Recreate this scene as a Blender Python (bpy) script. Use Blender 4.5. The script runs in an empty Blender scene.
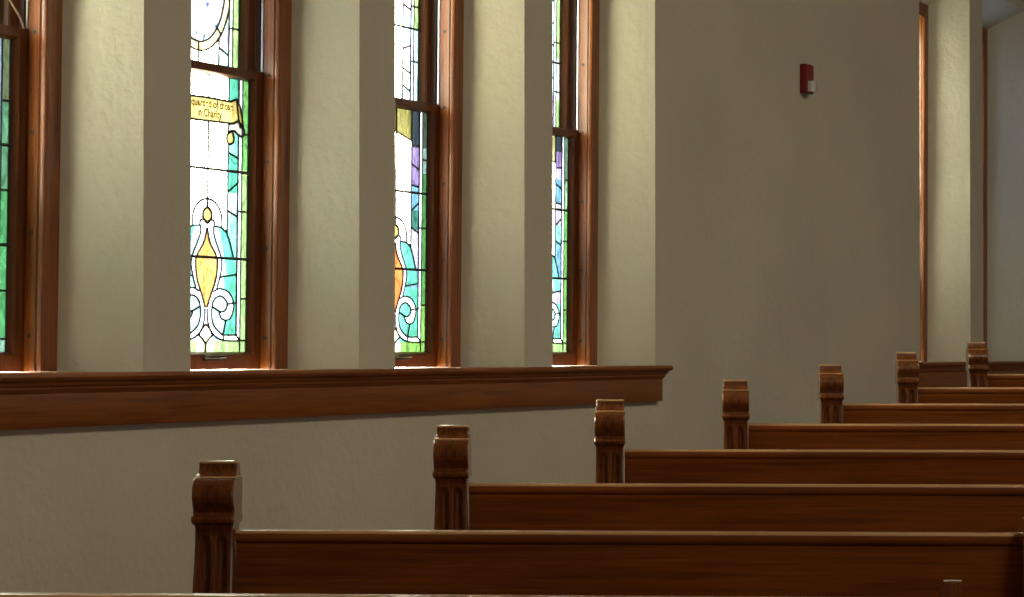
import bpy, bmesh, math, random
from mathutils import Vector, Matrix
random.seed(4)
scene = bpy.context.scene
PI = math.pi

# ------------------------------------------------------------------ camera, world, lights, exposure
CAM_H = 1.185
A = math.atan(1263 / 2600)            # angle between the view and the window wall
SA, CA = math.sin(A), math.cos(A)
WALL_RZ = math.atan2(CA, SA)          # wall frame: local x runs along the wall, local y points outdoors
P = 3.64                              # distance of the window wall from the camera's spot
STOOL = CAM_H - .049                  # top of the window stool

cam_d = bpy.data.cameras.new('camera')
cam = bpy.data.objects.new('camera', cam_d)
scene.collection.objects.link(cam)
cam_d.sensor_width = 36
cam_d.lens = 2600 / 1024 * 36
cam_d.clip_start = .05
cam.location = (0, 0, CAM_H)
cam.rotation_euler = (PI / 2 + math.atan(53.5 / 2600), 0, 0)
scene.camera = cam

scene.view_settings.view_transform = 'Standard'
scene.view_settings.look = 'None'
scene.view_settings.gamma = 1
scene.view_settings.use_curve_mapping = False
scene.view_settings.exposure = 0.0

world = bpy.data.worlds.new('overcast_sky')
scene.world = world
world.use_nodes = True
wn = world.node_tree.nodes; wl = world.node_tree.links
wn.clear()
w_out = wn.new('ShaderNodeOutputWorld'); w_bg = wn.new('ShaderNodeBackground')
w_tc = wn.new('ShaderNodeTexCoord'); w_sep = wn.new('ShaderNodeSeparateXYZ'); w_ramp = wn.new('ShaderNodeValToRGB')
wl.new(w_tc.outputs['Generated'], w_sep.inputs[0]); wl.new(w_sep.outputs['Z'], w_ramp.inputs[0])
w_ramp.color_ramp.elements[0].position = 0.0; w_ramp.color_ramp.elements[0].color = (.75, .76, .70, 1)
w_ramp.color_ramp.elements[1].position = .06; w_ramp.color_ramp.elements[1].color = (1, 1, .98, 1)
e = w_ramp.color_ramp.elements.new(1.0); e.color = (1.0, 1.0, .98, 1)
wl.new(w_ramp.outputs[0], w_bg.inputs[0]); w_bg.inputs['Strength'].default_value = 48
wl.new(w_bg.outputs[0], w_out.inputs[0])

def wall_pt(t, p, z):
    return Vector((t * SA - p * CA, t * CA + p * SA, z))

def area(name, t, p, z, facing, sx, sy, power, color, portal=False):
    d = bpy.data.lights.new(name, 'AREA'); d.shape = 'RECTANGLE'; d.size = sx; d.size_y = sy
    d.energy = power; d.color = color
    if portal: d.cycles.is_portal = True
    o = bpy.data.objects.new(name, d); scene.collection.objects.link(o)
    o.location = wall_pt(t, p, z)
    dirv = wall_pt(*facing) - wall_pt(0, 0, 0)
    o.rotation_euler = dirv.to_track_quat('-Z', 'Y').to_euler()
    return o

P_FAR = -9.0
C0, DC, HALF = 5.400, 1.0928, .444                     # first reveal corner, window pitch, half opening
CORNERS = [C0 + DC * i for i in range(4)] + [12.772, 13.865]
OFFS = [-.009, .002, -.008, -.021, -.065, -.065]
LEFT_IN = [.010, .010, .010, .010, .030, .030]           # the left corners stand slightly inside the pitch
CENTERS = [c - HALF for c in CORNERS]
for tc in CENTERS:                                      # sky portals just outside the stained glass
    area('window_portal', tc, P + .40, STOOL + .9, (0, -1, 0), .66, 1.8, 1, (1, 1, 1), portal=True)
# unseen fill lamps added flat on the closed opposite wall, standing in for daylight
for t in (-3, 1, 5, 9, 13):
    area('far_side_fill', t, P_FAR + .03, 2.7, (0, 1, 0), 1.6, 2.4, 10, (.95, .97, 1.0))
# unseen fill lamps added under the ceiling, without fixtures
for t, p in ((2.5, -1.5), (6.5, -1.5), (10.5, -1.5)):
    area('overhead_fill', t, p, 4.85, (0, 0, -1), 1.2, 1.2, 70, (1.0, .87, .68))

# ------------------------------------------------------------------ helpers
def tag(o, label=None, cat=None, group=None, kind=None):
    if label: o['label'] = label
    if cat: o['category'] = cat
    if group: o['group'] = group
    if kind: o['kind'] = kind
    return o

def empty(name, loc=(0, 0, 0), rz=0):
    o = bpy.data.objects.new(name, None); o.empty_display_size = .1
    scene.collection.objects.link(o); o.location = loc; o.rotation_euler = (0, 0, rz)
    return o

class MB:
    """collects shapes and links them as ONE mesh object"""
    def __init__(s): s.bm = bmesh.new()
    def face(s, pts, mi=0):
        f = s.bm.faces.new([s.bm.verts.new(p) for p in pts]); f.material_index = mi; return f
    def box(s, x0, x1, y0, y1, z0, z1, bev=0.0):
        r = bmesh.ops.create_cube(s.bm, size=1)
        for v in r['verts']:
            v.co = Vector((x0 + (v.co.x + .5) * (x1 - x0), y0 + (v.co.y + .5) * (y1 - y0), z0 + (v.co.z + .5) * (z1 - z0)))
        if bev:
            ed = list({e for v in r['verts'] for e in v.link_edges})
            bmesh.ops.bevel(s.bm, geom=ed, offset=bev, segments=2, affect='EDGES', profile=.5)
        return s
    def prism(s, prof, a0, a1, axis):
        """closed profile swept along an axis; prof gives the two other coordinates in order"""
        def P3(u, v, a):
            return {'x': (a, u, v), 'y': (u, a, v), 'z': (u, v, a)}[axis]
        n = len(prof)
        lo = [s.bm.verts.new(P3(u, v, a0)) for u, v in prof]
        hi = [s.bm.verts.new(P3(u, v, a1)) for u, v in prof]
        s.bm.faces.new(lo); s.bm.faces.new(hi)
        for i in range(n):
            s.bm.faces.new((lo[i], lo[(i + 1) % n], hi[(i + 1) % n], hi[i]))
        return s
    def tube(s, pts, r, n=8):
        pts = [Vector(p) for p in pts]; rings = []
        for i, p in enumerate(pts):
            d = (pts[min(i + 1, len(pts) - 1)] - pts[max(i - 1, 0)]).normalized()
            up = Vector((0, 1, 0)) if abs(d.y) < .9 else Vector((1, 0, 0))
            a = d.cross(up).normalized(); b = d.cross(a)
            rr = r(i / (len(pts) - 1)) if callable(r) else r
            rings.append([s.bm.verts.new(p + (a * math.cos(2 * PI * k / n) + b * math.sin(2 * PI * k / n)) * rr) for k in range(n)])
        for i in range(len(rings) - 1):
            for k in range(n):
                s.bm.faces.new((rings[i][k], rings[i][(k + 1) % n], rings[i + 1][(k + 1) % n], rings[i + 1][k]))
        s.bm.faces.new(rings[0]); s.bm.faces.new(rings[-1])
        return s
    def build(s, name, mat, parent=None, lean=0.0, smooth=True, angle=35, M=None):
        if lean:
            for v in s.bm.verts: v.co.x += lean * v.co.z
        bmesh.ops.recalc_face_normals(s.bm, faces=s.bm.faces)
        me = bpy.data.meshes.new(name); s.bm.to_mesh(me); s.bm.free()
        for m in (mat if isinstance(mat, (list, tuple)) else [mat]): me.materials.append(m)
        if smooth:
            me.polygons.foreach_set('use_smooth', [True] * len(me.polygons))
            me.set_sharp_from_angle(angle=math.radians(angle))
        o = bpy.data.objects.new(name, me); scene.collection.objects.link(o)
        if parent: o.parent = parent
        return o

def clone(o, parent=None):
    c = o.copy(); scene.collection.objects.link(c); c.parent = parent
    for ch in list(o.children): clone(ch, c)
    return c

# ------------------------------------------------------------------ materials
def new_mat(name):
    m = bpy.data.materials.new(name); m.use_nodes = True
    nt = m.node_tree; b = nt.nodes['Principled BSDF']
    return m, nt, b

def wood(name, dark, light, axis='x', rough=.34, coat=.25, scale=1.0, bump=.12, crough=.18):
    m, nt, b = new_mat(name); N, Lk = nt.nodes, nt.links
    tc = N.new('ShaderNodeTexCoord'); mp = N.new('ShaderNodeMapping')
    st = {'x': (1.6, 26, 26), 'y': (26, 1.6, 26), 'z': (26, 26, 1.6)}[axis]
    mp.inputs['Scale'].default_value = [v * scale for v in st]
    Lk.new(tc.outputs['Object'], mp.inputs[0])
    n1 = N.new('ShaderNodeTexNoise'); n1.inputs['Scale'].default_value = 1.6; n1.inputs['Detail'].default_value = 6
    n1.inputs['Roughness'].default_value = .62; n1.inputs['Distortion'].default_value = .6
    Lk.new(mp.outputs[0], n1.inputs['Vector'])
    mp2 = N.new('ShaderNodeMapping'); mp2.inputs['Scale'].default_value = [v * scale * (7 if v > 5 else 2.5) for v in st]
    Lk.new(tc.outputs['Object'], mp2.inputs[0])
    n2 = N.new('ShaderNodeTexNoise'); n2.inputs['Scale'].default_value = 1.0; n2.inputs['Detail'].default_value = 3
    Lk.new(mp2.outputs[0], n2.inputs['Vector'])
    mx = N.new('ShaderNodeMath'); mx.operation = 'MULTIPLY_ADD'; mx.inputs[1].default_value = .45
    Lk.new(n2.outputs[0], mx.inputs[0]); 
    m3 = N.new('ShaderNodeMath'); m3.operation = 'MULTIPLY'; m3.inputs[1].default_value = .62
    Lk.new(n1.outputs[0], m3.inputs[0]); Lk.new(m3.outputs[0], mx.inputs[2])
    cr = N.new('ShaderNodeValToRGB')
    cr.color_ramp.elements[0].position = .36; cr.color_ramp.elements[0].color = (*dark, 1)
    cr.color_ramp.elements[1].position = .68; cr.color_ramp.elements[1].color = (*light, 1)
    Lk.new(mx.outputs[0], cr.inputs[0]); Lk.new(cr.outputs[0], b.inputs['Base Color'])
    b.inputs['Roughness'].default_value = rough; b.inputs['Specular IOR Level'].default_value = .4
    b.inputs['Coat Weight'].default_value = coat; b.inputs['Coat Roughness'].default_value = .18
    b.inputs['Coat Roughness'].default_value = crough
    bp = N.new('ShaderNodeBump'); bp.inputs['Strength'].default_value = bump; bp.inputs['Distance'].default_value = .002
    Lk.new(mx.outputs[0], bp.inputs['Height']); Lk.new(bp.outputs[0], b.inputs['Normal'])
    return m

def plaster(name, col, bump=.5, var=.05):
    m, nt, b = new_mat(name); N, Lk = nt.nodes, nt.links
    tc = N.new('ShaderNodeTexCoord')
    n0 = N.new('ShaderNodeTexNoise'); n0.inputs['Scale'].default_value = 1.3; n0.inputs['Detail'].default_value = 3
    Lk.new(tc.outputs['Object'], n0.inputs['Vector'])
    cr = N.new('ShaderNodeValToRGB')
    cr.color_ramp.elements[0].position = .35; cr.color_ramp.elements[0].color = (*[c * (1 - var) for c in col], 1)
    cr.color_ramp.elements[1].position = .65; cr.color_ramp.elements[1].color = (*[min(1, c * (1 + var)) for c in col], 1)
    Lk.new(n0.outputs[0], cr.inputs[0]); Lk.new(cr.outputs[0], b.inputs['Base Color'])
    b.inputs['Roughness'].default_value = .72
    b.inputs['Specular IOR Level'].default_value = .3
    n1 = N.new('ShaderNodeTexNoise'); n1.inputs['Scale'].default_value = 38; n1.inputs['Detail'].default_value = 5; n1.inputs['Roughness'].default_value = .55
    n2 = N.new('ShaderNodeTexNoise'); n2.inputs['Scale'].default_value = 16; n2.inputs['Detail'].default_value = 2
    Lk.new(tc.outputs['Object'], n1.inputs['Vector']); Lk.new(tc.outputs['Object'], n2.inputs['Vector'])
    ad = N.new('ShaderNodeMath'); ad.operation = 'MULTIPLY_ADD'; ad.inputs[1].default_value = .9
    Lk.new(n2.outputs[0], ad.inputs[0]); Lk.new(n1.outputs[0], ad.inputs[2])
    bp = N.new('ShaderNodeBump'); bp.inputs['Strength'].default_value = bump; bp.inputs['Distance'].default_value = .006
    Lk.new(ad.outputs[0], bp.inputs['Height']); Lk.new(bp.outputs[0], b.inputs['Normal'])
    return m

def plain(name, col, rough=.5, metal=0.0):
    m, nt, b = new_mat(name)
    N, Lk = nt.nodes, nt.links
    n = N.new('ShaderNodeTexNoise'); n.inputs['Scale'].default_value = 60
    tc = N.new('ShaderNodeTexCoord'); Lk.new(tc.outputs['Object'], n.inputs['Vector'])
    cr = N.new('ShaderNodeValToRGB')
    cr.color_ramp.elements[0].color = (*[c * .88 for c in col], 1); cr.color_ramp.elements[1].color = (*[min(1, c * 1.1) for c in col], 1)
    Lk.new(n.outputs[0], cr.inputs[0]); Lk.new(cr.outputs[0], b.inputs['Base Color'])
    b.inputs['Roughness'].default_value = rough; b.inputs['Metallic'].default_value = metal
    return m

def stained_glass():
    m = bpy.data.materials.new('stained_glass'); m.use_nodes = True
    nt = m.node_tree; N, Lk = nt.nodes, nt.links; N.clear()
    out = N.new('ShaderNodeOutputMaterial')
    at = N.new('ShaderNodeAttribute'); at.attribute_name = 'glass_colour'
    tc = N.new('ShaderNodeTexCoord'); mp = N.new('ShaderNodeMapping'); mp.inputs['Scale'].default_value = (34, 34, 20)
    Lk.new(tc.outputs['Object'], mp.inputs[0])
    n = N.new('ShaderNodeTexNoise'); n.inputs['Scale'].default_value = 1; n.inputs['Detail'].default_value = 4; n.inputs['Distortion'].default_value = 1.6
    Lk.new(mp.outputs[0], n.inputs['Vector'])
    gm = N.new('ShaderNodeVectorMath'); gm.operation = 'SCALE'
    Lk.new(at.outputs['Color'], gm.inputs[0])
    mr = N.new('ShaderNodeMapRange'); mr.inputs['From Min'].default_value = .3; mr.inputs['From Max'].default_value = .7
    mr.inputs['To Min'].default_value = .45; mr.inputs['To Max'].default_value = 1.45
    Lk.new(n.outputs[0], mr.inputs['Value']); Lk.new(mr.outputs[0], gm.inputs['Scale'])
    tr = N.new('ShaderNodeBsdfTransparent'); tl = N.new('ShaderNodeBsdfTranslucent'); gl = N.new('ShaderNodeBsdfGlossy')
    gl.inputs['Roughness'].default_value = .25; gl.inputs['Color'].default_value = (.6, .6, .6, 1)
    Lk.new(gm.outputs[0], tr.inputs[0]); Lk.new(gm.outputs[0], tl.inputs[0])
    m1 = N.new('ShaderNodeMixShader'); m1.inputs[0].default_value = .62
    Lk.new(tr.outputs[0], m1.inputs[1]); Lk.new(tl.outputs[0], m1.inputs[2])
    m2 = N.new('ShaderNodeMixShader'); m2.inputs[0].default_value = .04
    Lk.new(m1.outputs[0], m2.inputs[1]); Lk.new(gl.outputs[0], m2.inputs[2])
    Lk.new(m2.outputs[0], out.inputs[0])
    return m

CREAM = (.57, .55, .435)
M_plaster = plaster('cream_plaster', CREAM, .48)
M_ceiling = plaster('ceiling_plaster', (.62, .58, .48), .2)
M_carpet = plaster('carpet', (.16, .07, .05), .8)
TRIM_D, TRIM_L = (.10, .024, .003), (.28, .077, .010)
M_trim_z = wood('window_oak_upright', TRIM_D, TRIM_L, 'z', rough=.34, coat=.12)
M_trim_x = wood('window_oak_level', TRIM_D, TRIM_L, 'x', rough=.42, coat=.06)
M_sash = wood('sash_oak', (.05, .013, .003), (.155, .044, .008), 'z', rough=.40, coat=.08)
M_stool = wood('stool_oak', (.13, .034, .004), (.28, .086, .013), 'x', rough=.40, coat=.06)
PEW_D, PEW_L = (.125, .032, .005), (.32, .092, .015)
M_edge_hl = wood('oak_edge_highlight', (.38, .20, .08), (.66, .40, .19), 'x', rough=.32, coat=.4, crough=.12, bump=.05)  # pale oak: highlights on the upper pew edges, put into the colour
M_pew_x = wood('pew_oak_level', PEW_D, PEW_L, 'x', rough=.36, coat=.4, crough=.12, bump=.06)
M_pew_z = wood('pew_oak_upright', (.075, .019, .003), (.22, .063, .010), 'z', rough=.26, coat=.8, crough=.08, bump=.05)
M_glass = stained_glass()
M_lead = plain('lead_came', (.035, .04, .045), .55, .3)
M_screw = plain('dark_screw', (.03, .02, .015), .5)
M_track = plain('metal_track', (.62, .62, .64), .35, .8)
M_bronze = plain('dark_bronze', (.06, .045, .035), .35, .8)
M_cord = plain('cotton_cord', (.55, .47, .33), .8)
M_liner = wood('jamb_liner_oak', (.030, .010, .006), (.06, .022, .012), 'z', rough=.5, coat=0)
M_red = plain('red_alarm_plastic', (.22, .006, .010), .4)
M_ink = bpy.data.materials.new('glass_paint'); M_ink.use_nodes = True
_n = M_ink.node_tree.nodes; _n.clear()
_o = _n.new('ShaderNodeOutputMaterial'); _t = _n.new('ShaderNodeBsdfTransparent'); _t.inputs[0].default_value = (.12, .08, .02, 1)
M_ink.node_tree.links.new(_t.outputs[0], _o.inputs[0])

# ------------------------------------------------------------------ room shell (wall frame: x along, y outdoors)
R_DEPTH, SPLAY, LEAN = .17, .115, .02
TOP_OUT, TOP_IN = 1.905, 1.790
T0, T1, P_FAR, CEIL = -5.0, 16.0, -9.0, 5.0
WALL_LOC = wall_pt(0, P, 0)
BOT = STOOL - .034

def window_wall():
    mb = MB()
    f = mb.face
    zs0, z1 = -1.0, CEIL
    xs = T0
    for tc, off, li in zip(CENTERS, OFFS, LEFT_IN):
        a, b = tc - HALF + li, tc + HALF
        f([(xs, 0, zs0), (a, 0, zs0), (a, 0, z1), (xs, 0, z1)])
        f([(a, 0, zs0), (b, 0, zs0), (b, 0, BOT), (a, 0, BOT)])
        f([(a, 0, STOOL + TOP_OUT), (b, 0, STOOL + TOP_OUT), (b, 0, z1), (a, 0, z1)])
        y = R_DEPTH
        ia, ib = tc + off - HALF + SPLAY, tc + off + HALF - SPLAY
        zt = STOOL + TOP_IN
        zb = STOOL
        la, lb, ta, tb = ia, ib, ia + LEAN * TOP_IN, ib + LEAN * TOP_IN
        # splayed reveals, head and bottom
        for x0, xl, xt in ((b, lb, tb), (a, la, ta)):
            NI, NJ = 5, 40; g = []
            for j in range(NJ + 1):
                v = j / NJ; p0 = Vector((x0, 0, BOT + (STOOL + TOP_OUT - BOT) * v)); p1 = Vector((xl + (xt - xl) * v, y, BOT + (zt - BOT) * v))
                g.append([mb.bm.verts.new(p0.lerp(p1, i / NI)) for i in range(NI + 1)])
            for j in range(NJ):
                for i in range(NI): mb.bm.faces.new((g[j][i], g[j][i + 1], g[j + 1][i + 1], g[j + 1][i]))
        f([(a, 0, STOOL + TOP_OUT), (b, 0, STOOL + TOP_OUT), (tb, y, zt), (ta, y, zt)])
        f([(a, 0, BOT), (b, 0, BOT), (lb, y, BOT), (la, y, BOT)])
        # masonry outside the frame
        y2 = R_DEPTH + .2
        f([(lb, y, BOT), (tb, y, zt), (tb, y2, zt), (lb, y2, BOT)])
        f([(la, y, BOT), (ta, y, zt), (ta, y2, zt), (la, y2, BOT)])
        f([(ta, y, zt), (tb, y, zt), (tb, y2, zt), (ta, y2, zt)])
        f([(la, y, BOT), (lb, y, BOT), (lb, y2, BOT), (la, y2, BOT)])
        # outside face
        f([(a - .1, y2, zs0), (b + .1, y2, zs0), (b + .1, y2, BOT), (a - .1, y2, BOT)])
        f([(a - .1, y2, zt), (b + .1, y2, zt), (b + .1, y2, z1), (a - .1, y2, z1)])
        f([(a - .1, y2, BOT), (la, y2, BOT), (ta, y2, zt), (a - .1, y2, zt)])
        f([(lb, y2, BOT), (b + .1, y2, BOT), (b + .1, y2, zt), (tb, y2, zt)])
        xs = b
    f([(xs, 0, zs0), (T1, 0, zs0), (T1, 0, z1), (xs, 0, z1)])
    bmesh.ops.remove_doubles(mb.bm, verts=mb.bm.verts, dist=1e-5)
    o = mb.build('wall_left', M_plaster, angle=12)
    o.location = WALL_LOC; o.rotation_euler = (0, 0, WALL_RZ)
    return tag(o, kind='structure')
window_wall()

def wall_obj(name, mat, fn):
    mb = MB(); fn(mb)
    o = mb.build(name, mat, smooth=False)
    o.rotation_euler = (0, 0, WALL_RZ)
    return tag(o, kind='structure')
wall_obj('ceiling', M_ceiling, lambda m: m.box(T0 - .2, T1 + .2, P_FAR - .2, P + .4, CEIL, CEIL + .1))
wall_obj('wall_back', M_plaster, lambda m: m.box(T1, T1 + .2, P_FAR - .2, P + .4, -1, CEIL))
wall_obj('wall_front', M_plaster, lambda m: m.box(T0 - .2, T0, P_FAR - .2, P + .4, -1, CEIL))
wall_obj('wall_right', M_plaster, lambda m: m.box(T0, T1, P_FAR - .2, P_FAR, -1, CEIL))

def fill_lamp_frame(n, t):  # bare frame on the closed wall, added around an unseen fill lamp
    root = empty('window_%d' % n, wall_pt(t, P_FAR, 2.7), WALL_RZ); tag(root, kind='structure')
    m = MB()
    for x0, x1, z0, z1 in ((-.92, -.80, -1.32, 1.32), (.80, .92, -1.32, 1.32), (-.80, .80, 1.20, 1.32), (-.80, .80, -1.32, -1.20)):
        m.box(x0, x1, 0, .06, z0, z1, .004)
    m.build('window_frame', M_trim_z, root)
for n, t in enumerate((-3, 1, 5, 9, 13)): fill_lamp_frame(7 + n, t)

# raked floor
YAW = -math.atan(148 / 2600)
DX, DY = -math.sin(YAW), math.cos(YAW)              # pew depth direction
PEW1 = (-.5068, 4.4)
SLOPE = .0369 / (.835 * DY + .366 * DX)
def floor_z(x, y):
    return SLOPE * ((x - PEW1[0]) * DX + (y - PEW1[1]) * DY)
mb = MB()
c = [wall_pt(t, p, 0) for t, p in ((T0, P_FAR), (T1, P_FAR), (T1, P), (T0, P))]
top = [(v.x, v.y, floor_z(v.x, v.y)) for v in c]; low = [(v.x, v.y, floor_z(v.x, v.y) - .12) for v in c]
mb.face(top); mb.face(low)
for i in range(4): mb.face([top[i], top[(i + 1) % 4], low[(i + 1) % 4], low[i]])
bmesh.ops.remove_doubles(mb.bm, verts=mb.bm.verts, dist=1e-5)
tag(mb.build('floor', M_carpet, smooth=False), kind='structure')

# ------------------------------------------------------------------ stool and apron under each bank of windows
def stool(name, ta, tb, idx):
    root = empty(name, wall_pt(ta, P, STOOL), WALL_RZ); tag(root, kind='structure')
    Lg = tb - ta
    m = MB()
    # rounded nosing, then a cove below it
    prof = [(0, 0), (-.046, 0), (-.050, -.003), (-.052, -.009), (-.050, -.015), (-.046, -.018), (-.040, -.019),
            (-.038, -.026), (-.033, -.031), (-.030, -.033), (-.030, -.037), (-.024, -.045), (-.022, -.049), (0, -.049)]
    n = len(prof)
    # mitred returns at both ends: the profile also shortens along the length
    lo = [m.bm.verts.new((.062 + y - .002 if y < 0 else .0, y, z)) for y, z in prof]
    ends = []
    for sgn, base in ((-1, 0.0), (1, Lg)):
        ends.append([m.bm.verts.new((base + sgn * (-y - .052) * 1.0 + (0 if y < 0 else 0), y, z)) for y, z in prof])
    for v in lo: m.bm.verts.remove(v)
    for i in range(n):
        m.bm.faces.new((ends[0][i], ends[0][(i + 1) % n], ends[1][(i + 1) % n], ends[1][i]))
    m.bm.faces.new(ends[0]); m.bm.faces.new(ends[1])
    for i in idx:                                          # the boards running back to each window frame
        tc, off = CENTERS[i] - ta, OFFS[i]
        hi = [(tc - HALF + LEFT_IN[i], 0), (tc + HALF, 0), (tc + off + HALF - SPLAY, R_DEPTH), (tc + off - HALF + SPLAY, R_DEPTH)]
        v0 = [m.bm.verts.new((x, y, 0)) for x, y in hi]; v1 = [m.bm.verts.new((x, y, -.034)) for x, y in hi]
        m.bm.faces.new(v0); m.bm.faces.new(v1)
        for k in range(4): m.bm.faces.new((v0[k], v0[(k + 1) % 4], v1[(k + 1) % 4], v1[k]))
    m.build('stool_board', M_stool, root)
    a = MB().box(.052 - .022 + .000, Lg - .030, -.022, 0, -.128, -.049, .002)
    a.build('apron', M_stool, root)
    return root
stool('trim_1', 4.2, 8.680 + .045, range(4))
stool('trim_2', 11.78, 15.2, (4, 5))

# ------------------------------------------------------------------ stained glass design (metres from the window's axis, height over the stool)
SH = .005
def sh(pts): return [(x - SH, z) for x, z in pts]
SEG = {
 'ribbon_top': [(-.214, .772), (-.16, .760), (-.0834, .7481), (-.0007, .75), (.1151, .7479), (.149, .7571)],
 'ribbon_bot': [(-.214, .70), (-.16, .690), (-.0821, .6842), (.0062, .6853), (.1268, .6874), (.1613, .6963)],
 'ribbon_roll': [(.149, .7571), (.1662, .7394), (.1791, .7011), (.1849, .6791), (.169, .6806), (.1612, .6969), (.1548, .7272), (.149, .7571)],
 'ribbon_fold': [(.1111, .6867), (.1336, .6879), (.1613, .6952), (.1904, .6688), (.1737, .654), (.134, .6675), (.1033, .6588), (.1111, .6867)],
 'curl': [(.1033, .6591), (.098, .6408), (.1123, .6282), (.1346, .6374), (.1342, .6555), (.122, .6658), (.1033, .6591)],
 'diag1': [(.107, .6055), (.1634, .5911)], 'diag2': [(.1605, .5227), (.1092, .4952)], 'diag3': [(.1077, .4427), (.1614, .4274)],
 'arch': [(.0049, .4715), (.033, .4669), (.0588, .4536), (.0747, .4344), (.0802, .4153), (.0806, .395)],
 'arm': [(.0421, .3964), (.0775, .3949), (.1058, .3813), (.123, .353), (.141, .3154)],
 'tear': [(.0054, .4476), (.0208, .4401), (.0276, .428), (.0233, .4146), (.0063, .4036)],
 'band_o': [(.0112, .4094), (.0279, .4137), (.0419, .4052), (.0367, .3812), (.0506, .353), (.0739, .3179), (.0827, .2932), (.075, .2613), (.0563, .2221)],
 'band_i': [(.007, .3898), (.021, .3519), (.0544, .3144), (.0606, .2906), (.0527, .2488), (.027, .2035), (.0109, .1727)],
 'scroll_o': [(.0431, .216), (.0609, .2225), (.0809, .224), (.1148, .2172), (.1376, .1998), (.1452, .1849), (.1454, .172), (.1318, .1456), (.1075, .138), (.0831, .1433), (.0724, .1615)],
 'scroll_i': [(.0376, .1842), (.0461, .1937), (.0598, .2011), (.0813, .2043), (.1038, .1947), (.1134, .1827), (.1069, .1675), (.09, .1601), (.0724, .1615)],
 'low_o': [(.0376, .1842), (.0334, .1675), (.0343, .1444), (.045, .1222), (.0699, .1058), (.098, .0962), (.1648, .0966)],
 'low_i': [(.011, .1672), (.0125, .1425), (.0221, .1184), (.0455, .0962), (.0946, .0818), (.1789, .0802)],
 'dia': [(.0083, .1237), (.0227, .1137), (.0394, .0962), (.0182, .0834), (.0060, .0737)],
 't1': [(.0358, .1739), (.0724, .1615)], 't2': [(.1134, .1827), (.1447, .1851)], 't3': [(.1447, .1851), (.1641, .1871)],
 't4': [(.1075, .138), (.0943, .099)], 't5': [(.0944, .0962), (.0946, .0818)], 't6': [(.0803, .257), (.1588, .2658)],
}
SEG = {k: sh(v) for k, v in SEG.items()}
def smooth_line(pts, n=5):
    out = []
    for i in range(len(pts) - 1):
        p0 = pts[max(i - 1, 0)]; p1 = pts[i]; p2 = pts[i + 1]; p3 = pts[min(i + 2, len(pts) - 1)]
        for k in range(n):
            t = k / n
            out.append(tuple(.5 * ((2 * p1[j]) + (-p0[j] + p2[j]) * t + (2 * p0[j] - 5 * p1[j] + 4 * p2[j] - p3[j]) * t * t
                                   + (-p0[j] + 3 * p1[j] - 3 * p2[j] + p3[j]) * t ** 3) for j in (0, 1)))
    out.append(pts[-1]); return out
CURVED = {'ribbon_fold', 'curl', 'arch', 'tear', 'band_o', 'band_i', 'scroll_o', 'scroll_i', 'low_o', 'low_i'}
for k in CURVED: SEG[k] = smooth_line(SEG[k])
V2, V3, V4, GE = .102, .156, .175, .209
L_Z0, L_Z1 = .050, .812
U_Z0, U_Z1 = .853, 1.665
LEVELS = (.0810, .1983, .4433, .6616)

def inside(x, z, poly):
    c = False; j = len(poly) - 1
    for i in range(len(poly)):
        xi, zi = poly[i]; xj, zj = poly[j]
        if (zi > z) != (zj > z) and x < (xj - xi) * (z - zi) / (zj - zi) + xi: c = not c
        j = i
    return c
POLY_ARCH = SEG['arch'] + [(.0, .395), (.0, .4715)]
POLY_TEAR = SEG['tear'] + [(-.001, .4036), (-.001, .4476)]
POLY_BAND = SEG['band_o'] + [(.031, .190)] + SEG['band_i'][::-1]
POLY_DIAM = SEG['band_i'] + [(-.001, .170), (-.001, .392)]
POLY_SCROLL = SEG['scroll_o'] + SEG['scroll_i'][::-1]
POLY_LOW = [(.038, .190)] + SEG['low_o'] + SEG['low_i'][::-1]
POLY_DIA = SEG['dia'] + [(-.001, .0737), (-.001, .128)]
POLY_ARMT = SEG['arm'] + [(V3, .27), (.0803, .257), (.08, .30), (.05, .353), (.037, .38)]
POLY_EYE = SEG['scroll_i'] + [(.0358, .1739)]
POLY_RIBBON = SEG['ribbon_top'] + SEG['ribbon_bot'][::-1]

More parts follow.
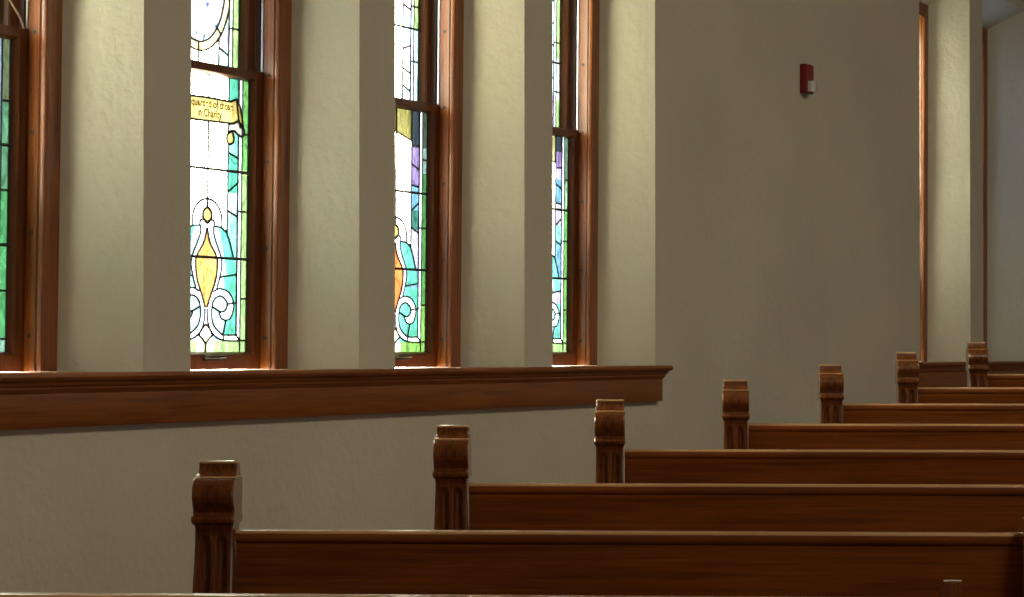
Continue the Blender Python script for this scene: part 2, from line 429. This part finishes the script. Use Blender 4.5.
def tint(r, g, b, k=1.0):
    # depth of colour of a pane, from how it looks against the bright overcast sky
    f = lambda v: ((v / 255 + .055) / 1.055) ** 2.4 if v > 10 else v / 255 / 12.92
    return tuple(f(v) * k / 15.0 for v in (r, g, b))
WHITE = (.62, .62, .54); CREAMG = (.60, .56, .40)
MILK = tint(235, 238, 250, 3.0); PALE = tint(255, 250, 215, 4); YEL = tint(245, 210, 120); ORG = tint(242, 188, 105)
TEAL = tint(105, 214, 186); AQUA = tint(150, 235, 226, 1.1); CYAN = tint(195, 240, 240, 1.4); GREEN = tint(125, 202, 115); LGREEN = tint(190, 236, 158)
PURP = tint(160, 140, 205); LAV = tint(212, 208, 242); SLATE = tint(62, 75, 88); BLUE = tint(125, 185, 220); OLIVE = tint(150, 145, 85)
PALETTES = {
 'cream': dict(field=(.86, .84, .66), border=[(0, TEAL), (.27, AQUA), (.43, CYAN), (.495, TEAL), (.60, AQUA), (.66, CYAN), (.75, TEAL)],
               strip=MILK, edge=[(0, LGREEN), (.2, LGREEN), (.44, LGREEN), (.56, GREEN)], diamond=ORG, teal=TEAL, aqua=CYAN,
               up_border=[(0, CYAN), (.893, LAV), (.96, CYAN), (1.04, AQUA)], up_strip=MILK, up_edge=[(0, LGREEN)], top=None),
 'violet': dict(field=CREAMG, border=[(0, TEAL), (.20, TEAL), (.25, BLUE), (.315, LAV), (.435, tint(70, 135, 125)), (.498, BLUE), (.578, PURP), (.700, SLATE)],
               strip=MILK, edge=[(0, tint(150, 215, 110)), (.2, tint(95, 165, 90)), (.44, tint(85, 150, 85)), (.56, tint(70, 125, 75)), (.62, tint(150, 185, 180)), (.70, tint(75, 95, 80))],
               diamond=tint(232, 130, 70), teal=TEAL, aqua=tint(120, 215, 200), up_border=[(0, tint(205, 240, 250, 1.8)), (.893, MILK), (.96, tint(220, 212, 245, 1.7)), (1.028, tint(205, 240, 250, 1.8)), (1.13, tint(225, 222, 248, 2))],
               up_strip=MILK, up_edge=[(0, CYAN), (1.08, LGREEN)], top=OLIVE),
 'dusk': dict(field=CREAMG, border=[(0, AQUA), (.20, LAV), (.27, CYAN), (.315, BLUE), (.435, AQUA), (.498, LAV), (.578, BLUE), (.66, LAV), (.700, PURP), (.76, SLATE)],
               strip=MILK, edge=[(0, LGREEN), (.1, tint(130, 200, 110)), (.44, GREEN), (.56, tint(160, 205, 160)), (.66, tint(110, 150, 125))],
               diamond=tint(232, 130, 70), teal=tint(130, 220, 215), aqua=CYAN, up_border=[(0, tint(190, 215, 240, 1.4)), (.893, tint(220, 212, 245, 1.7)), (.96, tint(205, 240, 250, 1.8))],
               up_strip=MILK, up_edge=[(0, LGREEN), (.95, tint(215, 240, 240, 1.5)), (1.1, LGREEN)], top=tint(200, 195, 150)),
 'blue': dict(field=(.075, .095, .15), border=[(0, BLUE)], strip=MILK, edge=[(0, BLUE)], diamond=LAV, teal=BLUE, aqua=CYAN,
              up_border=[(0, BLUE)], up_strip=MILK, up_edge=[(0, BLUE)], top=None),
 'forest': dict(field=(.86, .84, .66), border=[(0, tint(90, 170, 140)), (.44, tint(85, 150, 125))], strip=tint(150, 170, 190),
               edge=[(0, tint(150, 200, 180)), (.085, tint(88, 170, 110)), (.44, tint(95, 150, 115)), (.66, tint(105, 120, 90))], diamond=ORG,
               teal=TEAL, aqua=AQUA, up_border=[(0, tint(130, 120, 60))], up_strip=tint(120, 110, 70),
               up_edge=[(0, tint(130, 120, 55))], top=None),
}
def step(lst, z):
    c = lst[0][1]
    for zz, cc in lst:
        if z >= zz: c = cc
    return c
def colour_lower(pal, s, z, ribbon):
    a = abs(s)
    if ribbon:
        if inside(s, z, SEG['ribbon_roll']) or inside(s, z, SEG['curl']): return YEL
        if inside(s, z, SEG['ribbon_fold']): return tint(250, 235, 225)
        if inside(s, z, POLY_RIBBON): return tint(252, 226, 138, .8)
    if z < .0802:
        if inside(a, z, POLY_DIA): return PALE
        return step(pal['edge'], z) if a > .045 else tint(235, 250, 200, 1.2)
    if a > V4: return step(pal['edge'], z)
    if a > V3: return pal['strip']
    for poly, c in ((POLY_LOW, MILK), (POLY_SCROLL, MILK), (POLY_BAND, MILK), (POLY_TEAR, YEL), (POLY_DIAM, pal['diamond']),
                    (POLY_DIA, PALE), (POLY_EYE, pal['aqua'])):
        if inside(a, z, poly): return c
    if inside(a, z, POLY_ARMT): return pal['teal'] if (a > .062 + (.395 - z) * .35) else pal['aqua']
    if inside(a, z, POLY_ARCH): return MILK
    if z < .2205 and a > .03: return pal['teal'] if a > .095 else pal['aqua']
    if z < .12: return PALE
    if z < .2205: return MILK
    if a > V2 or (z < .32 and a > .09): return step(pal['border'], z)
    if z < .39 and a > .04: return pal['aqua']
    if z < .3949 and a < .09: return MILK
    if pal['top'] and z > .7325 - .215 * (s - .03) / 1.0: return pal['top']
    return pal['field']
MED_A, MED_B, MED_AI, MED_BI, MED_Z = .161, .190, .132, .165, 1.0725
def colour_upper(pal, s, z, medal):
    a = abs(s)
    if medal:
        if (s / MED_AI) ** 2 + ((z - MED_Z) / MED_BI) ** 2 < 1:
            k = math.sin(s * 61 + 3 * math.sin(z * 43)) * math.sin(z * 57 + 2.2 * math.sin(s * 71)) + .35 * (a / MED_AI - .5) * 2
            if k > .66: return tint(95, 125, 195, .7)
            if k > .45: return tint(150, 185, 235, .8)
            if k > .05: return tint(212, 205, 238, .85)
            return tint(250, 247, 255, 1.15)
        if (s / MED_A) ** 2 + ((z - MED_Z) / MED_B) ** 2 < 1: return tint(250, 236, 180, 1.1)
    if a > V4: return step(pal['up_edge'], z)
    if a > V3: return pal['up_strip']
    if a > V2: return step(pal['up_border'], z)
    return pal['field']

def glass_mesh(name, z0, z1, q, colour, parent, cell=.0038):
    nx = int(round(2 * GE / cell)); nz = int(round((z1 - z0) / cell))
    verts = [(-GE + 2 * GE * i / nx + LEAN * (z0 + (z1 - z0) * j / nz), q, z0 + (z1 - z0) * j / nz) for j in range(nz + 1) for i in range(nx + 1)]
    faces = []; cols = []
    for j in range(nz):
        for i in range(nx):
            a = j * (nx + 1) + i
            faces.append((a, a + 1, a + nx + 2, a + nx + 1))
            c = colour(-GE + 2 * GE * (i + .5) / nx, z0 + (z1 - z0) * (j + .5) / nz)
            cols.extend([c[0], c[1], c[2], 1.0] * 4)
    me = bpy.data.meshes.new(name); me.from_pydata(verts, [], faces)
    at = me.color_attributes.new('glass_colour', 'FLOAT_COLOR', 'CORNER')
    at.data.foreach_set('color', cols)
    me.materials.append(M_glass)
    o = bpy.data.objects.new(name, me); scene.collection.objects.link(o); o.parent = parent
    return o

def strip(m, pts, q, w, d):
    """flat lead strip of width w following pts in the pane's plane"""
    for (x0, z0), (x1, z1) in zip(pts[:-1], pts[1:]):
        L = math.hypot(x1 - x0, z1 - z0)
        if L < 1e-6: continue
        ux, uz = (x1 - x0) / L, (z1 - z0) / L
        nx, nz = -uz * w / 2, ux * w / 2
        e = w * .3
        ax, az, bx, bz = x0 - ux * e, z0 - uz * e, x1 + ux * e, z1 + uz * e
        c4 = [(ax + nx, az + nz), (bx + nx, bz + nz), (bx - nx, bz - nz), (ax - nx, az - nz)]
        f = [m.bm.verts.new((x, q - d, z)) for x, z in c4]; b = [m.bm.verts.new((x, q + d, z)) for x, z in c4]
        m.bm.faces.new(f); m.bm.faces.new(b)
        for k in range(4): m.bm.faces.new((f[k], f[(k + 1) % 4], b[(k + 1) % 4], b[k]))

def mirror(pts): return [(-x, z) for x, z in pts]
def lead_lower(q, parent, ribbon, top):
    m = MB(); W = .0048
    def both(p, w=W): strip(m, p, q, w, .0028); strip(m, mirror(p), q, w, .0028)
    both([(GE - .001, L_Z0), (GE - .001, L_Z1)], .006)
    both([(V4, L_Z0), (V4, L_Z1)], .0036)
    if ribbon:
        strip(m, [(-V3, .0966), (-V3, L_Z1)], q, .0048, .0028); strip(m, [(V3, .0966), (V3, .656)], q, .0048, .0028); strip(m, [(V3, .742), (V3, L_Z1)], q, .0048, .0028)
    else: both([(V3, .0966), (V3, L_Z1)], .0048)
    both([(V3, .0966), (V4, .081)], .0045)
    if ribbon:
        for z0, z1 in ((.3813, .690), (.760, L_Z1)): strip(m, [(-V2, z0), (-V2, z1)], q, .0058, .0028)
        for z0, z1 in ((.3813, .628), (.7485, L_Z1)): strip(m, [(V2, z0), (V2, z1)], q, .0058, .0028)
    else: both([(V2, .3813), (V2, L_Z1)], .0058)
    for k in ('diag1', 'diag2', 'diag3', 'arch', 'arm', 'tear', 'band_o', 'band_i', 'scroll_o', 'scroll_i', 'low_o', 'low_i', 'dia', 't1', 't2', 't3', 't4', 't5', 't6'):
        if k == 'diag1' and not ribbon: both([(V2, .645), (V3, .628)]); both([(V2, .700), (V3, .705)]); both([(V2, .578), (V3, .572)]); continue
        both(SEG[k], .0056 if k in ('arch', 'tear', 'dia') else W)
    for z in LEVELS: both([(V3 if z > .4 and z < .5 else V4, z), (GE, z)])
    gap = [(.6853, L_Z0)] if ribbon else []
    strip(m, [(0, .7495 if ribbon else .4476), (0, L_Z1)] if ribbon else [(0, .4476), (0, L_Z1)], q, .0062, .0028)
    if ribbon:
        strip(m, [(0, .4476), (0, .685)], q, .0062, .0028)
        for k in ('ribbon_top', 'ribbon_bot', 'ribbon_roll', 'ribbon_fold', 'curl'): strip(m, SEG[k], q, .0058, .003)
    strip(m, [(0, L_Z0), (0, .0745)], q, .0062, .0028)
    if top: strip(m, [(-V2, .7325 + .0284), (V2, .7325 - .0155)], q, .0045, .0028)
    return m.build('leading', M_lead, parent, lean=LEAN, smooth=False)
def lead_upper(q, parent, medal):
    m = MB(); W = .0046
    def both(p, w=W): strip(m, p, q, w, .0028); strip(m, mirror(p), q, w, .0028)
    both([(GE - .001, U_Z0), (GE - .001, U_Z1)], .006)
    both([(V4, U_Z0), (V4, U_Z1)], .004); both([(V3, U_Z0), (V3, U_Z1)], .0052)
    if medal:
        both([(V2, U_Z0), (V2, MED_Z - MED_B * math.sqrt(1 - (V2 / MED_A) ** 2))]); both([(V2, MED_Z + MED_B * math.sqrt(1 - (V2 / MED_A) ** 2)), (V2, U_Z1)])
        for a, b in ((MED_A, MED_B), (MED_AI, MED_BI)):
            strip(m, [(a * math.cos(2 * PI * k / 72), MED_Z + b * math.sin(2 * PI * k / 72)) for k in range(73)], q, .0046, .003)
        for k in range(8):
            an = PI / 4 * k - PI / 2
            strip(m, [(MED_AI * math.cos(an), MED_Z + MED_BI * math.sin(an)), (MED_A * math.cos(an), MED_Z + MED_B * math.sin(an))], q, .0044, .0028)
        strip(m, [(0, U_Z0), (0, MED_Z - MED_B)], q, .0062, .0028); strip(m, [(0, MED_Z + MED_B), (0, U_Z1)], q, .0062, .0028)
        both([(V2, .901), (V3, .8832)]); both([(V3, .962), (GE, .962)])
    else:
        both([(V2, U_Z0), (V2, U_Z1)]); strip(m, [(0, U_Z0), (0, U_Z1)], q, .0062, .0028)
        both([(V3, .978), (GE, .978)]); both([(V3, 1.155), (GE, 1.155)])
        for a, b in ((.8978, .880), (.952, .938), (1.0124, 1.028), (1.1544, 1.1417), (1.21, 1.225)): both([(V2, a), (V3, b)])
    for a, b in ((1.29, 1.305), (1.37, 1.355), (1.46, 1.475), (1.55, 1.535)): both([(V2, a), (V3, b)])
    for z in (1.33, 1.50): both([(V3, z), (GE, z)])
    return m.build('leading', M_lead, parent, lean=LEAN, smooth=False)

IH = HALF - SPLAY        # half width of the frame, .329
F_TOP = TOP_IN
def jamb_profile(side):
    # (s, q): casing flat, bead, groove, stop
    p = [(IH + .02, 0), (IH - .058, 0), (IH - .060, -.002), (IH - .064, -.003), (IH - .068, -.001), (IH - .070, .004), (IH - .070, .011),
         (IH - .072, .012), (IH - .072, .0135), (IH - .0745, .0135), (IH - .0745, .046), (IH - .064, .046), (IH - .064, .13), (IH + .02, .13)]
    return [(side * s, q) for s, q in p]
def rail_profile(q0, zb, z0, face_up=True):
    pass
def sash(name, root, q0, q1, qg, z0, z1, glass_z0, glass_z1):
    """stiles, rails and the sloped glazing bevel around the glass, one mesh"""
    m = MB()
    half = IH - .0735
    stile_in = IH - .1095
    def frame_ring(hx0, za0, zb0, hx1, za1, zb1, qa, qb):
        o = [(-hx0, za0), (hx0, za0), (hx0, zb0), (-hx0, zb0)]
        i = [(-hx1, za1), (hx1, za1), (hx1, zb1), (-hx1, zb1)]
        for k in range(4):
            a, b, c2, d = o[k], o[(k + 1) % 4], i[(k + 1) % 4], i[k]
            m.face([(a[0], qa, a[1]), (b[0], qa, b[1]), (c2[0], qb, c2[1]), (d[0], qb, d[1])])
    gz0, gz1 = glass_z0, glass_z1
    b = .008
    frame_ring(half, z0, z1, stile_in, gz0 - b, gz1 + b, q0, q0)
    frame_ring(stile_in, gz0 - b, gz1 + b, stile_in - .004, gz0 - b + .003, gz1 + b - .003, q0, q0 + .004)
    frame_ring(stile_in - .004, gz0 - b + .003, gz1 + b - .003, GE - .001, gz0, gz1, q0 + .004, qg)
    frame_ring(GE - .001, gz0, gz1, GE + .004, gz0 - .004, gz1 + .004, qg, q1)
    frame_ring(GE + .004, gz0 - .004, gz1 + .004, half, z0, z1, q1, q1)
    frame_ring(half, z0, z1, half, z0, z1, q1, q0)
    bmesh.ops.remove_doubles(m.bm, verts=m.bm.verts, dist=1e-5)
    return m.build(name, M_sash, root, lean=LEAN, angle=25)

screw_proto = None
def make_window(n, tc, off, pal, ribbon=False, medal=False, cord=False, lift=True):
    global screw_proto
    root = empty('window_%d' % n, wall_pt(tc + off, P + R_DEPTH, STOOL), WALL_RZ); tag(root, kind='structure')
    pal = PALETTES[pal]
    m = MB()
    for side in (-1, 1): m.prism(jamb_profile(side), .0005, F_TOP - .0005, 'z')
    m.build('window_frame', M_trim_z, root, lean=LEAN, angle=30)
    h = MB(); h.box(-IH + .070, IH - .070, -.001, .10, 1.722, F_TOP, .002); h.build('head_casing', M_trim_x, root, lean=LEAN)
    for side in (-1, 1):
        j = MB(); j.box(*sorted((side * (IH - .0640), side * (IH - .0655))), .047, .129, .001, 1.722)
        j.build('jamb_liner', M_liner, root, lean=LEAN, smooth=False)
        tr = MB(); tr.box(*sorted((side * (IH - .0655), side * (IH - .0745))), .0495, .0555, .846, 1.721)
        tr.build('sash_track', M_track, root, lean=LEAN, smooth=False)
        pb = MB(); pb.box(*sorted((side * (IH - .0655), side * (IH - .0755))), .0600, .0725, .846, 1.721)
        pb.build('parting_bead', M_liner, root, lean=LEAN, smooth=False)
    lo = sash('lower_sash', root, .046, .0735, .066, .001, .842, L_Z0, L_Z1)
    up = sash('upper_sash', root, .0750, .1150, .1015, .822, 1.721, U_Z0, U_Z1)
    glass_mesh('stained_glass', L_Z0, L_Z1, .066, lambda s, z: colour_lower(pal, s, z, ribbon), lo)
    glass_mesh('stained_glass', U_Z0, U_Z1, .1015, lambda s, z: colour_upper(pal, s, z, medal), up)
    lead_lower(.066, lo, ribbon, pal['top']); lead_upper(.1015, up, medal)
    for z in (.3095, .5530):                                   # saddle bars on the room side
        b = MB(); b.tube([(-GE - .002 + LEAN * z, .0605, z - (0 if 1 else 0)), (GE + .002 + LEAN * z, .0605, z)], .0042, 8)
        b.build('saddle_bar', M_lead, lo)
    for z in (1.081, 1.34):
        b = MB(); b.tube([(-GE - .002 + LEAN * z, .096, z), (GE + .002 + LEAN * z, .096, z)], .0038, 8)
        b.build('saddle_bar', M_lead, up)
    if lift:
        b = MB(); b.box(-.042, .062, .0425, .0460, .024, .038, .001)
        b.tube([(-.036, .0425, .034), (-.033, .032, .035), (-.02, .0275, .036), (.01, .026, .036), (.04, .0275, .036), (.053, .032, .035), (.056, .0425, .034)], .0045, 10)
        b.build('sash_lift', M_bronze, lo)
    # screws in the stops
    for side in (-1, 1):
        for z in (.0887, .3409, .5874, .8348, 1.08, 1.33, 1.58):
            if screw_proto is None:
                s = MB(); s.prism([(.030 + .0058 * math.cos(2 * PI * k / 12), .0058 * math.sin(2 * PI * k / 12)) for k in range(12)], -.0012, .0012, 'x')
                screw_proto = s.build('screw', M_screw, root); sc = screw_proto
            else:
                sc = screw_proto.copy(); scene.collection.objects.link(sc); sc.parent = root
            sc.location = (side * (IH - .0750) + LEAN * z, 0, z)
    if cord:
        b = MB(); b.tube(smooth_c([(.02, .058, 1.10), (.09, .058, 1.00), (.150, .058, .94), (.195, .057, .903), (.228, .056, .873), (.243, .056, .853), (.246, .056, .8435)]), .0026, 8)
        b.build('sash_cord', M_cord, root, lean=LEAN)
    if ribbon:
        lettering(lo)
    return root
def smooth_c(pts, n=6):
    out = []
    for i in range(len(pts) - 1):
        p0 = Vector(pts[max(i - 1, 0)]); p1 = Vector(pts[i]); p2 = Vector(pts[i + 1]); p3 = Vector(pts[min(i + 2, len(pts) - 1)])
        for k in range(n):
            t = k / n
            out.append(.5 * ((2 * p1) + (p2 - p0) * t + (2 * p0 - 5 * p1 + 4 * p2 - p3) * t * t + (3 * p1 - p0 - 3 * p2 + p3) * t ** 3))
    out.append(Vector(pts[-1])); return out
def lettering(parent):
    for word, x, z, size in (('quarded of those', .0180, .7235, .0300), ('in Charity', .004, .6965, .0300)):
        cu = bpy.data.curves.new('lettering', 'FONT'); cu.body = word; cu.size = size; cu.extrude = 0
        cu.align_x = 'CENTER'; cu.offset = .0009; cu.space_character = 1.02
        ob = bpy.data.objects.new('tmp_text', cu); scene.collection.objects.link(ob)
        dg = bpy.context.evaluated_depsgraph_get(); me = bpy.data.meshes.new_from_object(ob.evaluated_get(dg))
        bpy.data.objects.remove(ob)
        me.transform(Matrix.Translation((x + LEAN * .7, .0640, z)) @ Matrix.Rotation(PI / 2, 4, 'X'))
        me.materials.clear(); me.materials.append(M_ink)
        o = bpy.data.objects.new('lettering', me); scene.collection.objects.link(o); o.parent = parent

make_window(1, CENTERS[0], OFFS[0], 'forest', cord=True, lift=False)
make_window(2, CENTERS[1], OFFS[1], 'cream', ribbon=True, medal=True)
make_window(3, CENTERS[2], OFFS[2], 'violet')
make_window(4, CENTERS[3], OFFS[3], 'dusk', lift=False)
make_window(5, CENTERS[4], OFFS[4], 'cream', lift=False)
make_window(6, CENTERS[5], OFFS[5], 'blue', lift=False)

# ------------------------------------------------------------------ pews
RAIL_DROP = .1155
def pew_end_mesh(zf_front):
    """profile stations: distance below the top, back edge y, front edge y, half thickness x, flute depth"""
    H = 1.0
    st = [(0.0, .014, .040, .0305, 0), (.0015, .0115, .044, .0322, 0), (.004, .0105, .045, .0325, 0), (.010, .0100, .044, .0325, 0), (.016, .0065, .044, .0325, 0), (.0215, -.001, .046, .0330, 0),
          (.0250, -.011, .046, .0340, 0), (.0270, -.021, .047, .0348, 0), (.030, -.030, .049, .0350, 0), (.036, -.038, .051, .0350, 0), (.044, -.0445, .052, .0350, 0), (.053, -.0475, .052, .0350, 0),
          (.061, -.0470, .052, .0350, 0), (.069, -.0430, .051, .0350, 0), (.077, -.0370, .049, .0350, 0), (.084, -.0335, .047, .0350, 0), (.0885, -.035, .047, .0352, 0),
          (.091, -.046, .049, .0358, 0), (.0955, -.048, .050, .0362, 0), (.100, -.047, .049, .0360, 0), (.1035, -.042, .046, .0350, 0), (.106, -.036, .042, .0325, 0),
          (.112, -.0335, .040, .0315, 0), (.122, -.0335, .040, .0315, .001), (.132, -.0340, .040, .0316, .010), (.150, -.0355, .041, .0320, .013), (.175, -.0395, .043, .0324, .014),
          (.205, -.0460, .047, .0330, .013), (.24, -.0530, .055, .0335, .012), (.27, -.0580, .075, .034, .009), (.32, -.060, .16, .034, .008), (.34, -.061, .30, .034, .007), (.36, -.062, .38, .034, .006),
          (.40, -.063, .41, .034, .004), (.46, -.064, .40, .034, 0), (.55, -.065, .39, .034, 0), (.75, -.066, .40, .034, 0), (.90, -.067, .43, .034, 0), (1.0, -.067, .44, .034, 0)]
    m = MB(); rings = []
    nb = 24
    for d, yb, yf, w, fl in st:
        ring = []
        for i in range(nb + 1):
            u = -1 + 2 * i / nb
            x = u * w
            g = 0
            for c0 in (-.42, .42):
                k = abs(u - c0) / .26
                if k < 1: g = max(g, math.sqrt(1 - k * k) * fl)
            edge = max(0, abs(u) - .93) / .07
            ring.append((x, yb + g + edge * edge * .0025, d))
        for i in range(nb + 1):
            u = 1 - 2 * i / nb
            edge = max(0, abs(u) - .93) / .07
            ring.append((u * w, yf - edge * edge * .0025, d))
        out = []
        for x, y, dd in ring:
            z = H - dd
            if dd == 1.0: z = SLOPE * y + zf_front + .0006
            out.append(m.bm.verts.new((x, y, z)))
        rings.append(out)
    n = len(rings[0])
    for si, (a, b) in enumerate(zip(rings[:-1], rings[1:])):
        for k in range(n):
            f = m.bm.faces.new((a[k], a[(k + 1) % n], b[(k + 1) % n], b[k]))
            if si in (0, 1, 6): f.material_index = 1  # painted highlight on the top and shoulder edges
    m.bm.faces.new(rings[0]); m.bm.faces.new(rings[-1])
    return m
def make_pew(length, supports, fz=0.0):
    root = empty('church_pew')
    e1 = pew_end_mesh(fz).build('pew_end', [M_pew_z, M_edge_hl], root, angle=32)
    e2 = e1.copy(); scene.collection.objects.link(e2); e2.parent = root; e2.location = (length, 0, 0)
    x0, x1 = .0345, length - .0345
    zt = 1 - RAIL_DROP
    r = MB()
    prof = [(-.012, zt - .021), (-.015, zt - .020), (-.0175, zt - .016), (-.0182, zt - .010), (-.0178, zt - .0050), (-.0168, zt - .0020), (-.0145, zt - .0004), (-.0100, zt),
            (.016, zt), (.021, zt - .003), (.024, zt - .009), (.023, zt - .016), (.018, zt - .021)]
    r.prism(prof, x0, x1, 'x')
    for f in r.bm.faces:                                   # highlight line painted along the upper edge
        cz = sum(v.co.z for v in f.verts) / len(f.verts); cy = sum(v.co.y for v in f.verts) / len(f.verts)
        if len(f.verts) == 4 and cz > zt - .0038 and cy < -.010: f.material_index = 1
    r.build('top_rail', [M_pew_x, M_edge_hl], root, angle=40)
    b = MB()
    b.prism([(-.0135, zt - .0215), (.0125, zt - .0215), (.078, .455), (.055, .43)], x0, x1, 'x'); b.build('backrest', M_pew_x, root)
    s = MB()
    s.prism([(.056, .4295), (.395, .455), (.412, .452), (.418, .442), (.412, .430), (.395, .426), (.056, .4050)], x0, x1, 'x'); s.build('seat', M_pew_x, root)
    for sx in supports:
        d = MB()
        d.prism([(-.048, SLOPE * -.048 + fz + .001), (-.048, zt + .022), (-.045, zt + .0265), (-.030, zt + .0275), (-.010, zt + .019), (.010, zt + .005), (.030, zt - .08), (.09, .47), (.36, .46), (.375, .43), (.36, SLOPE * .36 + fz + .001)],
                sx - .012, sx + .012, 'x')
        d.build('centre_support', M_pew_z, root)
    return root
PEWS = [  # x, y, height offset, label
    (-.86, 3.565, None, 'nearest dark oak pew, just its top rail edge and one support block in view'),
    (-.4985, 4.40, -.1846, 'dark oak pew at the front left with the largest scroll-topped end post'),
    (-.1200, 5.235, -.1474, 'dark oak pew whose scroll post stands below the second window, second largest in view'),
    (.2285, 6.07, -.1090, 'dark oak pew whose scroll post overlaps the right end of the window apron'),
    (.5928, 6.905, -.0698, 'dark oak pew with orange-lit scroll top just right of the window apron end'),
    (.949, 7.74, -.0336, 'dark oak pew whose scroll post stands against bare wall below the red alarm strobe'),
    (1.3020, 8.575, .0007, 'dark oak pew whose post overlaps the wood casing strip of the far window bank'),
    (1.6830, 9.41, .0373, 'farthest dark oak pew, its dark post before the far plaster pier at right'),
]
PEW_LEN = 4.06
proto = {}
for i, (x, y, rel, label) in enumerate(PEWS):
    if rel is None:
        z = floor_z(x, y) + .0082
        o = make_pew(4.3, (1.447, 2.9), -.0082)
    elif 1 not in proto:
        z = CAM_H + rel - 1.0
        o = make_pew(PEW_LEN, (1.355, 2.70), 0.0); proto[1] = o
    else:
        z = floor_z(x, y)
        o = clone(proto[1])
    o.location = (x, y, z); o.rotation_euler = (0, 0, YAW)
    tag(o, label, 'pew', 'dark oak church pews in rows')

# ------------------------------------------------------------------ fire alarm strobe on the bare wall
al = empty('alarm_strobe', wall_pt(10.283, P, CAM_H + 1.139), WALL_RZ)
tag(al, 'red wall alarm with a clear strobe lens high on the bare plaster wall', 'fire alarm')
m = MB(); m.prism([(-.052, 0), (.052, 0), (.052, -.010), (.046, -.028), (-.046, -.028), (-.052, -.010)], -.060, .060, 'z')
bmesh.ops.bevel(m.bm, geom=list(m.bm.edges), offset=.003, segments=2, affect='EDGES')
m.build('housing', M_red, al)
M_lens = bpy.data.materials.new('clear_lens'); M_lens.use_nodes = True
bs = M_lens.node_tree.nodes['Principled BSDF']; bs.inputs['Roughness'].default_value = .08; bs.inputs['Base Color'].default_value = (.85, .85, .82, 1)
bs.inputs['Transmission Weight'].default_value = .15; bs.inputs['Coat Weight'].default_value = .5
m = MB()
lp = [(-.034, -.0275), (-.030, -.042), (-.014, -.051), (.014, -.051), (.030, -.042), (.034, -.0275)]
m.prism([(x + .004, y) for x, y in lp], -.054, -.010, 'z'); ln = m.build('strobe_lens', M_lens, al)
m = MB(); m.box(-.014, .026, -.034, -.0275, -.046, -.018, .002); m.build('reflector', M_track, ln)
